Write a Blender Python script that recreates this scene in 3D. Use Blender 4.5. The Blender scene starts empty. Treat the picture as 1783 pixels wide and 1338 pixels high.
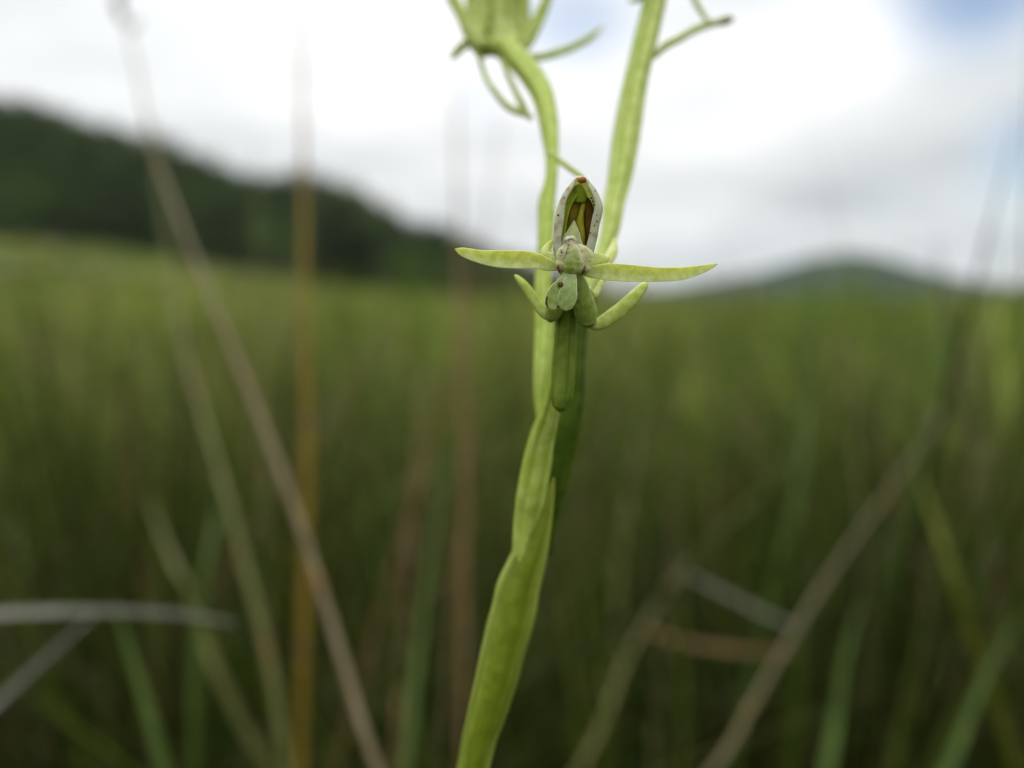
import bpy, math, random
import numpy as np
from mathutils import Vector, Matrix

# ---------------------------------------------------------------- camera
sc = bpy.context.scene
C = sc.collection
FPX = 1544.0            # focal length in photograph pixels (60 degree lens)
PW, PH = 1783, 1338
HORIZON = 520.0         # photograph row of the horizon
FOCUS = 0.0609          # metres from the lens to the open flower
EYE = Vector((0, 0, 0.55))
PITCH = math.atan((PH / 2 - HORIZON) / FPX)
cam_d = bpy.data.cameras.new('camera'); cam = bpy.data.objects.new('camera', cam_d); C.objects.link(cam)
cam.location = EYE; cam.rotation_euler = (math.radians(90) - PITCH, 0, 0)
cam_d.sensor_width = 36; cam_d.lens = 36 * FPX / PW
cam_d.clip_start = 0.004; cam_d.clip_end = 20000
cam_d.dof.use_dof = True; cam_d.dof.focus_distance = FOCUS
cam_d.dof.aperture_fstop = cam_d.lens / 2.35
cam_d.dof.aperture_blades = 0
sc.camera = cam
FW = Vector((0, math.cos(PITCH), -math.sin(PITCH))); UP = Vector((0, math.sin(PITCH), math.cos(PITCH))); RT = Vector((1, 0, 0))

def ray(px, py): return FW + RT * ((px - PW / 2) / FPX) - UP * ((py - PH / 2) / FPX)
def at(px, py, depth): return EYE + ray(px, py) * depth
def height_at(px, py, r):
    d = ray(px, py); return EYE.z + d.z / math.hypot(d.x, d.y) * r
K = FOCUS / FPX         # metres per photograph pixel on the flower
def near(px, py, z=0.0): return at(px, py, FOCUS - z * K)

# ---------------------------------------------------------------- sky and sun
SUN_EL, SUN_AZ = math.radians(43), math.radians(-10)     # azimuth from +Y towards +X
w = bpy.data.worlds.new('World'); sc.world = w; w.use_nodes = True
nt = w.node_tree; nt.nodes.clear(); N = nt.nodes.new; L = nt.links.new
out = N('ShaderNodeOutputWorld'); bg = N('ShaderNodeBackground'); bg.inputs['Strength'].default_value = 0.1
L(bg.outputs[0], out.inputs[0])
sky = N('ShaderNodeTexSky'); sky.sky_type = 'NISHITA'; sky.sun_disc = False
sky.sun_elevation = SUN_EL; sky.sun_rotation = SUN_AZ; sky.altitude = 600
tc = N('ShaderNodeTexCoord')
def mathn(op, a, b, clamp=False):
    n = N('ShaderNodeMath'); n.operation = op; n.use_clamp = clamp
    for i, v in enumerate((a, b)):
        if v is None: continue
        if isinstance(v, (int, float)): n.inputs[i].default_value = v
        else: L(v, n.inputs[i])
    return n.outputs[0]
def blob(px, py, rad, amt, sx=1.0):
    """soft round patch of cloud about one direction of the sky; sx stretches it sideways"""
    d = ray(px, py).normalized()
    sub = N('ShaderNodeVectorMath'); sub.operation = 'SUBTRACT'; L(tc.outputs['Generated'], sub.inputs[0]); sub.inputs[1].default_value = d
    mul = N('ShaderNodeVectorMath'); mul.operation = 'MULTIPLY'; L(sub.outputs[0], mul.inputs[0]); mul.inputs[1].default_value = (1 / sx, 1, 1)
    ln = N('ShaderNodeVectorMath'); ln.operation = 'LENGTH'; L(mul.outputs[0], ln.inputs[0])
    mr = N('ShaderNodeMapRange'); mr.interpolation_type = 'SMOOTHERSTEP'
    L(ln.outputs['Value'], mr.inputs['Value']); mr.inputs['From Min'].default_value = 0; mr.inputs['From Max'].default_value = rad / FPX
    mr.inputs['To Min'].default_value = amt; mr.inputs['To Max'].default_value = 0
    return mr.outputs[0]
# cloud texture seen in perspective: direction / (height + k)
sep = N('ShaderNodeSeparateXYZ'); L(tc.outputs['Generated'], sep.inputs[0])
zz = mathn('ADD', mathn('MAXIMUM', sep.outputs['Z'], 0.0), 0.22)
comb = N('ShaderNodeCombineXYZ'); L(mathn('DIVIDE', sep.outputs['X'], zz), comb.inputs[0]); L(mathn('DIVIDE', sep.outputs['Y'], zz), comb.inputs[1])
nz = N('ShaderNodeTexNoise'); nz.inputs['Scale'].default_value = 1.7; nz.inputs['Detail'].default_value = 5; nz.inputs['Roughness'].default_value = 0.5
L(comb.outputs[0], nz.inputs['Vector'])
bright = mathn('ADD', mathn('MULTIPLY', mathn('SUBTRACT', nz.outputs[0], 0.5), 0.62), 0.635)
for b in ((600, 20, 480, .18, 1.3), (960, 150, 300, .08, 1.2), (1270, 190, 230, .16, 1.8), (1440, 70, 200, .08, 1.5), (60, 170, 200, .06, 1.6),
          (180, 60, 260, -.07, 1.2), (290, 280, 230, -.04, 1.0), (760, 260, 200, -.03, 1.0), (1500, 315, 150, -.12, 2.6), (1640, 180, 200, -.03, 1.2), (900, 470, 260, .07, 4.0)):
    bright = mathn('ADD', bright, blob(*b))
blue = blob(1000, 30, 130, .75, 1.3)
for b in ((1700, -10, 150, .95, 1.4), (1800, 285, 140, .85, 1.0), (835, 165, 70, .35, 1.0), (430, -420, 420, .4, 1.6), (1500, -500, 460, .5, 1.5)):
    blue = mathn('ADD', blue, blob(*b))
nb = N('ShaderNodeTexNoise'); nb.inputs['Scale'].default_value = 1.1; nb.inputs['Detail'].default_value = 4
L(comb.outputs[0], nb.inputs['Vector'])
mrb = N('ShaderNodeMapRange'); mrb.interpolation_type = 'SMOOTHSTEP'; L(nb.outputs[0], mrb.inputs['Value'])
mrb.inputs['From Min'].default_value = .60; mrb.inputs['From Max'].default_value = .78; mrb.inputs['To Max'].default_value = .5
blue = mathn('ADD', blue, mrb.outputs[0], clamp=True)
cl = N('ShaderNodeMix'); cl.data_type = 'RGBA'                       # thick cloud is a little cool, thin bright cloud is white
L(mathn('MULTIPLY', mathn('SUBTRACT', bright, .45), 3.0, clamp=True), cl.inputs[0])
cl.inputs[6].default_value = (.93, .99, 1.01, 1); cl.inputs[7].default_value = (.99, 1.0, 1.0, 1)
sc_c = N('ShaderNodeVectorMath'); sc_c.operation = 'SCALE'; L(cl.outputs[2], sc_c.inputs[0]); L(mathn('MULTIPLY', mathn('MULTIPLY', bright, mathn('ADD', mathn('MULTIPLY', mathn('POWER', mathn('MAXIMUM', sep.outputs['Z'], 0.0), 2.0), 3.2), 1.0)), 9.6), sc_c.inputs['Scale'])   # cloud brightens towards the zenith, as overcast skies do
skyb = N('ShaderNodeVectorMath'); skyb.operation = 'SCALE'; L(sky.outputs[0], skyb.inputs[0]); skyb.inputs['Scale'].default_value = .8
mixs = N('ShaderNodeMix'); mixs.data_type = 'RGBA'; L(blue, mixs.inputs[0]); L(sc_c.outputs[0], mixs.inputs[6]); L(skyb.outputs[0], mixs.inputs[7])
L(mixs.outputs[2], bg.inputs['Color'])

sun_d = bpy.data.lights.new('sun', 'SUN'); sun_d.energy = 1.5; sun_d.angle = math.radians(14); sun_d.color = (1, .96, .9)
sun = bpy.data.objects.new('sun', sun_d); C.objects.link(sun)
to_sun = Vector((math.sin(SUN_AZ) * math.cos(SUN_EL), math.cos(SUN_AZ) * math.cos(SUN_EL), math.sin(SUN_EL)))
sun.rotation_euler = to_sun.to_track_quat('Z', 'Y').to_euler(); sun.location = (0, 0, 5)
sc.view_settings.view_transform = 'Standard'; sc.view_settings.look = 'None'
sc.view_settings.exposure = .3; sc.view_settings.gamma = 1; sc.view_settings.use_curve_mapping = False
sc.render.engine = 'CYCLES'
cy = sc.cycles
cy.use_denoising = True
try: cy.denoiser = 'OPENIMAGEDENOISE'
except Exception: pass
cy.max_bounces = 8; cy.transmission_bounces = 6; cy.transparent_max_bounces = 8; cy.diffuse_bounces = 5
cy.use_adaptive_sampling = False
w.cycles.sampling_method = 'AUTOMATIC'

rnd = random.Random(7); rng = np.random.default_rng(7)

# ---------------------------------------------------------------- materials
def lin(c):
    return tuple(((v / 255) / 12.92 if v / 255 <= .04045 else (((v / 255) + .055) / 1.055) ** 2.4) for v in c)
def plant_mat(name, a, b, edge=None, tip=None, transl=.25, sss=.25, rough=.45, vein=1.0, speck=0.0, scale=900, spec=.28, base=None, bump=.35, tan=0, stripe=None, tipat=.8):
    """a/b: the two greens mottled together; edge: colour along both margins (UV x = 0 or 1); tip/base: colour at UV y = 1 / 0"""
    m = bpy.data.materials.new(name); m.use_nodes = True; t = m.node_tree; t.nodes.clear(); n = t.nodes.new; l = t.links.new
    def mp(val, lo, hi, tlo=0, thi=1):
        r = n('ShaderNodeMapRange'); r.interpolation_type = 'SMOOTHSTEP'; l(val, r.inputs['Value'])
        r.inputs['From Min'].default_value = lo; r.inputs['From Max'].default_value = hi
        r.inputs['To Min'].default_value = tlo; r.inputs['To Max'].default_value = thi; return r.outputs[0]
    def mix(f, x, y):
        r = n('ShaderNodeMix'); r.data_type = 'RGBA'
        if isinstance(f, float): r.inputs[0].default_value = f
        else: l(f, r.inputs[0])
        for i, v in ((6, x), (7, y)):
            if isinstance(v, tuple): r.inputs[i].default_value = (*v, 1)
            else: l(v, r.inputs[i])
        return r.outputs[2]
    co = n('ShaderNodeTexCoord'); sp = n('ShaderNodeSeparateXYZ'); l(co.outputs['UV'], sp.inputs[0])
    n1 = n('ShaderNodeTexNoise'); n1.inputs['Scale'].default_value = scale; n1.inputs['Detail'].default_value = 4; l(co.outputs['Object'], n1.inputs['Vector'])
    st = n('ShaderNodeMapping'); st.inputs['Scale'].default_value = (26, 2.2, 1); l(co.outputs['UV'], st.inputs['Vector'])
    n2 = n('ShaderNodeTexNoise'); n2.inputs['Scale'].default_value = 1; n2.inputs['Detail'].default_value = 3; l(st.outputs[0], n2.inputs['Vector'])
    col = mix(mp(n1.outputs[0], .35, .65), a, b)
    col = mix(mp(n2.outputs[0], .45, .7, 0, .35 * vein), col, tuple(min(1, v * 1.45) for v in b))
    if base: col = mix(mp(sp.outputs['Y'], 0, .22, .9, 0), col, base)
    if tip: col = mix(mp(sp.outputs['Y'], tipat, 1), col, tip)
    if edge:
        ab = n('ShaderNodeMath'); ab.operation = 'SUBTRACT'; l(sp.outputs['X'], ab.inputs[0]); ab.inputs[1].default_value = .5
        ab2 = n('ShaderNodeMath'); ab2.operation = 'ABSOLUTE'; l(ab.outputs[0], ab2.inputs[0])
        col = mix(mp(ab2.outputs[0], edge[1], edge[2]), col, edge[0])
    if stripe:
        m2 = n('ShaderNodeMapping'); m2.inputs['Scale'].default_value = (5.5, 1.1, 1); l(co.outputs['UV'], m2.inputs['Vector'])
        n6 = n('ShaderNodeTexNoise'); n6.inputs['Scale'].default_value = 1; n6.inputs['Detail'].default_value = 4; l(m2.outputs[0], n6.inputs['Vector'])
        col = mix(mp(n6.outputs[0], .42, .62, 0, .85), col, stripe)
    if tan:
        n5 = n('ShaderNodeTexNoise'); n5.inputs['Scale'].default_value = 1500; n5.inputs['Detail'].default_value = 5; l(co.outputs['Object'], n5.inputs['Vector'])
        col = mix(mp(n5.outputs[0], .45, .68, 0, tan), col, (.40, .30, .15))
    if speck:
        vo = n('ShaderNodeTexVoronoi'); vo.inputs['Scale'].default_value = 2600; l(co.outputs['Object'], vo.inputs['Vector'])
        n3 = n('ShaderNodeTexNoise'); n3.inputs['Scale'].default_value = 700; l(co.outputs['Object'], n3.inputs['Vector'])
        sm = n('ShaderNodeMath'); sm.operation = 'MULTIPLY'; l(mp(vo.outputs['Distance'], .12, .26, 1, 0), sm.inputs[0]); l(mp(n3.outputs[0], .50, .58, 0, speck), sm.inputs[1])
        col = mix(sm.outputs[0], col, (.09, .035, .012))
    bs = n('ShaderNodeBsdfPrincipled'); l(col, bs.inputs['Base Color']); bs.inputs['Roughness'].default_value = rough
    bs.inputs['Specular IOR Level'].default_value = spec
    if sss:
        bs.inputs['Subsurface Weight'].default_value = sss; bs.inputs['Subsurface Scale'].default_value = .0009
        bs.inputs['Subsurface Radius'].default_value = (1, 1.1, .35)
    bp = n('ShaderNodeBump'); bp.inputs['Strength'].default_value = bump; bp.inputs['Distance'].default_value = .00004
    ad = n('ShaderNodeMath'); ad.operation = 'ADD'; l(n2.outputs[0], ad.inputs[0]); 
    n4 = n('ShaderNodeTexNoise'); n4.inputs['Scale'].default_value = 6000; n4.inputs['Detail'].default_value = 2; l(co.outputs['Object'], n4.inputs['Vector']); l(n4.outputs[0], ad.inputs[1])
    l(ad.outputs[0], bp.inputs['Height']); l(bp.outputs[0], bs.inputs['Normal'])
    o = n('ShaderNodeOutputMaterial')
    if transl:
        tr = n('ShaderNodeBsdfTranslucent'); l(col, tr.inputs['Color']); l(bp.outputs[0], tr.inputs['Normal'])
        mx = n('ShaderNodeMixShader'); mx.inputs[0].default_value = transl; l(bs.outputs[0], mx.inputs[1]); l(tr.outputs[0], mx.inputs[2]); l(mx.outputs[0], o.inputs[0])
    else: l(bs.outputs[0], o.inputs[0])
    return m

SEPAL = plant_mat('sepal', (.60, .66, .20), (.74, .77, .36), edge=((.76, .79, .36), .40, .5), tip=(.60, .63, .12), transl=.45, rough=.42, base=(.58, .64, .27), vein=.4, scale=2200, tan=.18)
HOOD = plant_mat('hood', (.36, .45, .22), (.52, .57, .32), edge=((.64, .65, .42), .24, .40), transl=.35, rough=.5, speck=.95, scale=2600, tan=.75)
PETAL = plant_mat('petal', (.36, .48, .03), (.46, .56, .05), transl=.35, rough=.4)
ANTHER = plant_mat('anther', (.10, .068, .003), (.22, .15, .010), transl=.0, sss=0, rough=.5, spec=.08, vein=.3)
ANTHDK = plant_mat('dark_anther', (.045, .020, .002), (.13, .060, .005), transl=0, sss=0, rough=.5, spec=.08, vein=.3)
RIDGE = plant_mat('connective', (.28, .28, .008), (.38, .36, .015), transl=.2, rough=.4)
ROST = plant_mat('rostellum', (.40, .45, .14), (.50, .53, .22), edge=((.72, .72, .50), .32, .48), transl=.35, rough=.3, speck=.6)
COLUMN = plant_mat('column', (.24, .32, .04), (.38, .44, .13), edge=((.64, .61, .42), .14, .46), tip=(.66, .58, .40), tipat=.35, transl=.1, sss=.4, rough=.3, speck=.8, vein=.2, scale=2600, spec=.5, tan=.3)
RIM = plant_mat('pale_ridge', (.58, .52, .34), (.70, .66, .48), transl=.15, sss=.3, rough=.35, speck=.7, vein=.1, scale=3000)
LOBE = plant_mat('stigma_lobe', (.42, .44, .16), (.58, .55, .30), edge=((.68, .65, .42), .3, .5), base=(.30, .36, .09), transl=.12, sss=.4, rough=.32, speck=.8, vein=.1, scale=2600, spec=.5, tan=.6)
CLAW = plant_mat('lip_claw', (.24, .32, .05), (.34, .42, .09), base=(.42, .49, .17), transl=.2, rough=.4, vein=.3, scale=2000)
SIDELOBE = plant_mat('side_lobe', (.40, .48, .08), (.54, .60, .17), base=(.66, .70, .42), tip=(.58, .63, .20), transl=.25, rough=.4, vein=.3, scale=2000)
LIP = plant_mat('lip', (.28, .37, .09), (.40, .48, .17), edge=((.70, .73, .46), .45, .485), tip=(.42, .49, .18), vein=.3, scale=2600, transl=.3, rough=.25, spec=.6)
SPUR = plant_mat('spur', (.14, .205, .02), (.21, .28, .04), edge=None, transl=.15, rough=.4, vein=.6, scale=1500, stripe=(.11, .165, .012))
OVARY = plant_mat('ovary', (.36, .46, .06), (.50, .58, .15), transl=.15, rough=.45, scale=1100, vein=.6, stripe=(.30, .39, .045))
STEM_SHADED = plant_mat('stem', (.030, .054, .002), (.055, .088, .004), transl=.05, sss=.05, rough=.55, scale=900, spec=.1)  # stem green darkened to paint in the shade behind the spur
STEMTOP = plant_mat('rachis', (.38, .47, .08), (.54, .61, .19), transl=.15, rough=.45, scale=900, vein=.7, stripe=(.30, .39, .05))
BRACT = plant_mat('bract', (.135, .185, .008), (.20, .255, .018), edge=((.40, .45, .10), .10, .5), base=(.26, .26, .04), transl=.15, rough=.38, scale=800, vein=.5, stripe=(.11, .16, .007))
BACKPET = plant_mat('back_sepal', (.50, .57, .14), (.64, .69, .26), transl=.45, rough=.45, vein=.5, stripe=(.33, .42, .05))
TIPM = plant_mat('withered_tip', (.17, .055, .006), (.36, .14, .018), transl=.1, rough=.5, vein=.2)
SCAR = plant_mat('scar', (.045, .016, .004), (.12, .05, .012), transl=.0, sss=0, scale=6000, rough=.5, vein=.2)
DRYTIP = plant_mat('dry_tip', (.24, .22, .05), (.34, .30, .08), transl=.1, rough=.5)

# ---------------------------------------------------------------- mesh helpers
def link(name, verts, faces, mat, parent=None, uvs=None, smooth=True):
    off = Vector((0, 0, 0))
    p = parent
    while p is not None: off = off + p.location; p = p.parent
    me = bpy.data.meshes.new(name); me.from_pydata([tuple(Vector(v) - off) for v in verts], [], faces)
    if uvs is not None:
        ul = me.uv_layers.new(name='UVMap')
        idx = np.empty(len(me.loops), dtype=np.int32); me.loops.foreach_get('vertex_index', idx)
        ul.data.foreach_set('uv', np.asarray(uvs, dtype=np.float32)[idx].ravel())
    if smooth: me.polygons.foreach_set('use_smooth', [True] * len(me.polygons))
    me.materials.append(mat); me.update()
    o = bpy.data.objects.new(name, me); C.objects.link(o)
    if parent is not None: o.parent = parent
    return o
def thing(name, label, cat, loc, group=None):
    o = bpy.data.objects.new(name, None); o.empty_display_size = .01; C.objects.link(o); o.location = loc
    o['label'] = label; o['category'] = cat; o['kind'] = 'thing'
    if group: o['group'] = group
    return o
def crom(vals, n, knots=None):
    """smooth curve through rows of vals (spacing-aware tangents), n samples, equal counts per span"""
    v = np.asarray(vals, dtype=float); k = len(v)
    if v.ndim == 1: v = v[:, None]
    if knots is None: knots = np.concatenate([[0], np.cumsum(np.maximum(np.linalg.norm(np.diff(v[:, :3], axis=0), axis=1), 1e-9) ** .75)])
    dl = np.diff(v, axis=0) / np.diff(knots)[:, None]; tg = np.empty_like(v); tg[0] = dl[0]; tg[-1] = dl[-1]
    for i in range(1, k - 1):
        h0, h1 = knots[i] - knots[i - 1], knots[i + 1] - knots[i]
        tg[i] = (dl[i - 1] * h1 + dl[i] * h0) / (h0 + h1)
    outp = []
    for i in range(n):
        s = i / (n - 1) * (k - 1); j = min(int(s), k - 2); t = s - j; h = knots[j + 1] - knots[j]
        outp.append((2 * t ** 3 - 3 * t * t + 1) * v[j] + (t ** 3 - 2 * t * t + t) * h * tg[j] + (3 * t * t - 2 * t ** 3) * v[j + 1] + (t ** 3 - t * t) * h * tg[j + 1])
    return np.array(outp)

def sweep(pts, rows, n=40, m=24, section='tube', jitter=0.0, seed=1, ribs=0.0):
    """pts: world points. rows: per point (half width m, half thickness m, twist rad, channel). Returns verts, faces, uvs.
    section tube: ellipse. leaf: a thin sheet with rounded margins, bent into a channel (channel > 0 opens towards the viewer)"""
    PT = np.array([tuple(p) for p in pts]); kn = np.concatenate([[0], np.cumsum(np.maximum(np.linalg.norm(np.diff(PT, axis=0), axis=1), 1e-9) ** .75)])
    P = crom(PT, n, kn); R = crom(rows, n, kn)
    R[:, 0] = np.maximum(R[:, 0], 1e-6); R[:, 1] = np.maximum(R[:, 1], 1e-6)
    verts, uvs = [], []
    rg = np.random.default_rng(seed); ph = rg.uniform(0, 6.28, 4)
    T = np.gradient(P, axis=0)
    E = np.array(EYE)
    side_prev = None
    for i in range(n):
        t = T[i] / np.linalg.norm(T[i]); v = E - P[i]; v /= np.linalg.norm(v)
        if side_prev is None:
            s = np.cross(t, v); s /= np.linalg.norm(s)
        else:
            s0 = np.cross(t, v); ln = np.linalg.norm(s0)
            s1 = side_prev - t * np.dot(side_prev, t); s1 /= np.linalg.norm(s1)
            if ln < .25: s = s1
            else:
                s0 /= ln
                if np.dot(s0, s1) < 0: s0 = -s0
                s = s0 * .6 + s1 * .4; s -= t * np.dot(s, t); s /= np.linalg.norm(s)
        side_prev = s
        nn = np.cross(s, t); nn /= np.linalg.norm(nn)
        if np.dot(nn, v) < 0 and i == 0: nn = nn
        hw, ht, tw, ch = R[i]
        c, sn = math.cos(tw), math.sin(tw)
        A = s * c + nn * sn; B = -s * sn + nn * c
        f = i / (n - 1)
        wob = 1 + jitter * (math.sin(f * 17 + ph[0]) * .5 + math.sin(f * 31 + ph[1]) * .3 + math.sin(f * 53 + ph[2]) * .2)
        for j in range(m):
            th = 2 * math.pi * j / m
            if section == 'tube':
                x = hw * wob * math.cos(th); y = ht * wob * math.sin(th)
                rr = 1 + jitter * .5 * math.sin(3 * th + ph[3] + f * 4) + ribs * (abs(math.cos(3 * th + f * 3.2 + 1)) - .6)
                x *= rr; y *= rr; u = (j / m * 2) if j <= m / 2 else 2 - j / m * 2
            else:
                x = hw * wob * math.cos(th); q = math.sin(th)
                y = ht * (abs(q) ** .6) * (1 if q >= 0 else -1)
                xx = x / hw
                y += ch * hw * (xx * xx - .5) + jitter * hw * .25 * math.sin(f * 23 + xx * 2 + ph[1]) * abs(xx)
                u = .5 + .5 * xx / wob
            verts.append(P[i] + A * x + B * y); uvs.append((u, f))
    faces = []
    for i in range(n - 1):
        for j in range(m):
            a = i * m + j; b = i * m + (j + 1) % m
            faces.append((a, b, b + m, a + m))
    faces.append(tuple(range(m - 1, -1, -1))); faces.append(tuple((n - 1) * m + j for j in range(m)))
    return verts, faces, uvs

def organ(name, rows, mat, parent, n=40, m=24, section='tube', jitter=.03, seed=1, label=None, ribs=0.0):
    """rows: (px, py, z, half width px, half thickness px[, twist, channel]) in photograph pixels; z towards the lens"""
    pts, rr = [], []
    for r in rows:
        r = list(r) + [0] * (7 - len(r)); k = (FOCUS - r[2] * K) / FPX
        pts.append(near(r[0], r[1], r[2])); rr.append((r[3] * k, r[4] * k, r[5], r[6]))
    v, f, u = sweep(pts, rr, n, m, section, jitter, seed, ribs)
    o = link(name, v, f, mat, parent, u)
    if label: o['label'] = label
    return o
def bead(name, px, py, z, rx, ry, rz, mat, parent, seed=0, label=None):
    rg = random.Random(seed); ph = [rg.uniform(0, 6.28) for _ in range(4)]
    v, u, f = [], [], []; n, m = 10, 14
    k = (FOCUS - z * K) / FPX; c = near(px, py, z)
    for i in range(n):
        a = math.pi * (i + .001) / (n - 1 + .002)
        for j in range(m):
            b = 2 * math.pi * j / m
            d = 1 + .18 * math.sin(2 * b + ph[0]) * math.sin(a) + .12 * math.sin(3 * b + ph[1]) * math.sin(2 * a)
            v.append(c + RT * (rx * k * d * math.sin(a) * math.cos(b)) + UP * (ry * k * d * math.cos(a)) - FW * (rz * k * math.sin(a) * math.sin(b)))
            u.append((j / m, i / n))
    for i in range(n - 1):
        for j in range(m):
            a = i * m + j; b = i * m + (j + 1) % m; f.append((a, a + m, b + m, b))
    o = link(name, v, f, mat, parent, u)
    if label: o['label'] = label
    return o

# ---------------------------------------------------------------- ground and hills
def ground_mat(name, cols, scale, transl=0):
    m = bpy.data.materials.new(name); m.use_nodes = True; t = m.node_tree; bs = t.nodes['Principled BSDF']
    co = t.nodes.new('ShaderNodeTexCoord'); n1 = t.nodes.new('ShaderNodeTexNoise'); n1.inputs['Scale'].default_value = scale; n1.inputs['Detail'].default_value = 8; n1.inputs['Roughness'].default_value = .65
    cr = t.nodes.new('ShaderNodeValToRGB'); t.links.new(co.outputs['Object'], n1.inputs['Vector']); t.links.new(n1.outputs[0], cr.inputs[0]); t.links.new(cr.outputs[0], bs.inputs['Base Color'])
    el = cr.color_ramp.elements; el[0].position = .3; el[0].color = (*cols[0], 1); el[1].position = .72; el[1].color = (*cols[-1], 1)
    for i, c in enumerate(cols[1:-1]):
        e = el.new(.3 + .42 * (i + 1) / (len(cols) - 1)); e.color = (*c, 1)
    bs.inputs['Roughness'].default_value = .95; bs.inputs['Specular IOR Level'].default_value = .1
    bp = t.nodes.new('ShaderNodeBump'); bp.inputs['Distance'].default_value = .3 / scale; t.links.new(n1.outputs[0], bp.inputs['Height']); t.links.new(bp.outputs[0], bs.inputs['Normal'])
    return m
SOIL = ground_mat('soil_and_turf', [(.030, .026, .014), (.045, .045, .018), (.075, .09, .025)], 6)
MEADOW = ground_mat('meadow_turf', [(.05, .07, .018), (.09, .11, .028), (.13, .13, .045)], .12)
RISE = ground_mat('rise_turf', [(.035, .05, .014), (.06, .08, .02), (.09, .10, .03)], .06)
HILL = ground_mat('hillside', [(.008, .014, .004), (.018, .028, .008), (.045, .058, .016)], .035)
FARHILL = ground_mat('far_hillside', [(.008, .018, .010), (.015, .028, .014), (.026, .040, .017)], .006)

def sm(x, a, b):
    t = np.clip((x - a) / (b - a), 0, 1); return t * t * (3 - 2 * t)
# how high the field climbs at 140 m, by photograph column
RISE_X = np.array([-3000, -600, 0, 200, 400, 600, 800, 1000, 1783, 3000]); RISE_Z = np.array([11, 10, 8.2, 7.0, 4.6, 1.8, .2, -1.8, -3.0, -3.0])
def col_of(x, y):
    a = np.arctan2(x, np.maximum(y, 1e-6)); a = np.clip(a, -1.3, 1.3); return PW / 2 + np.tan(a) * FPX
def gh(x, y):
    x = np.asarray(x, float); y = np.asarray(y, float)
    r = np.hypot(x, y); az = np.arctan2(x, y)
    rise = np.interp(np.where(np.abs(az) < 1.25, col_of(x, y), np.where(az < 0, -3000, 3000)), RISE_X, RISE_Z)
    rise = rise * np.clip((2.6 - np.abs(az)) / .6, 0, 1)
    return rise * sm(r, 25, 150) + .03 * np.sin(x * 2.1) * np.sin(y * 1.7 + 1) * sm(r, .8, 3) + .25 * np.sin(x * .21 + 1) * np.sin(y * .17) * sm(r, 15, 50)
rs = np.concatenate([[0.0], np.geomspace(.15, 3000, 100)]); azs = np.linspace(-math.pi, math.pi, 241)[:-1]
v = []; 
for r in rs:
    x = r * np.sin(azs); y = r * np.cos(azs); v.append(np.stack([x, y, gh(x, y)], 1))
v = np.concatenate(v); na = len(azs); f = []
for i in range(len(rs) - 1):
    for j in range(na):
        a = i * na + j; b = i * na + (j + 1) % na; f.append((a, b, b + na, a + na))
g = link('ground', v, f, SOIL); g['kind'] = 'structure'
g.data.materials.append(MEADOW)
mi = np.array([1 if i // na > 62 else 0 for i in range(len(f))], dtype=np.int32); g.data.polygons.foreach_set('material_index', mi)

def ridge(name, cols, rows, r_foot, r_top, r_back, mat, drop=0, rough=1.0, step=12, bumps=0.0):
    """a hill whose crest stands r_top metres away"""
    pxs = np.arange(cols[0], cols[-1] + 1, step); ys = np.interp(pxs, cols, rows) + bumps * (np.sin(pxs * .081) + .8 * np.sin(pxs * .137 + 1) + .5 * np.sin(pxs * .053 + 2))
    rr = np.concatenate([np.linspace(r_foot, r_top, 16), np.linspace(r_top, r_back, 9)[1:]])
    verts = []
    for r in rr:
        for px, py in zip(pxs, ys):
            d = ray(px, 520); h = math.hypot(d.x, d.y); x, y = d.x / h * r, d.y / h * r
            crest = height_at(px, py, r_top) - drop
            base = float(gh(x, y)) - .4
            t = (r - r_foot) / (r_top - r_foot) if r <= r_top else 1 - (r - r_top) / (r_back - r_top)
            t = max(0, min(1, t)); s = t * t * (3 - 2 * t) * .55 + t * .45 if r <= r_top else t * t * (3 - 2 * t)
            n = rough * (math.sin(px * .021 + r * .03) + .6 * math.sin(px * .043 - r * .07 + 2)) * math.sin(math.pi * min(1, t)) 
            verts.append((x, y, base + max(0, crest - base) * s + n))
    nc = len(pxs); fs = [(i * nc + j, i * nc + j + 1, (i + 1) * nc + j + 1, (i + 1) * nc + j) for i in range(len(rr) - 1) for j in range(nc - 1)]
    o = link(name, verts, fs, mat); o['kind'] = 'structure'; return np.array(verts), nc, len(rr)
LC = [-2400, -1200, -500, -150, 0, 70, 150, 210, 270, 310, 350, 390, 430, 480, 530, 570, 600, 640, 680, 720, 760, 800, 860, 930, 1010, 1100]
LR = [260, 150, 130, 165, 190, 205, 226, 240, 256, 270, 288, 305, 318, 324, 320, 322, 334, 360, 388, 404, 414, 425, 452, 484, 505, 522]
hv, hc, hr = ridge('hill', LC, LR, 135, 235, 420, HILL, drop=2.2, rough=1.3, bumps=4.0)
RC = [860, 980, 1100, 1180, 1250, 1320, 1380, 1430, 1480, 1530, 1580, 1640, 1700, 1783, 1900, 2300, 3000]
RR = [521, 519, 516, 509, 495, 483, 466, 455, 450, 456, 472, 487, 501, 511, 512, 500, 518]
ridge('distant_hill', RC, RR, 900, 1350, 2600, FARHILL, drop=-8, rough=3)
ridge('low_rise', [700, 900, 1000, 1080, 1150, 1250, 1350, 1450, 1550, 1700, 1800, 2400], [520, 508, 506, 512, 519, 518, 522, 534, 542, 536, 520, 520], 210, 320, 480, RISE, rough=.3)

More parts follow.
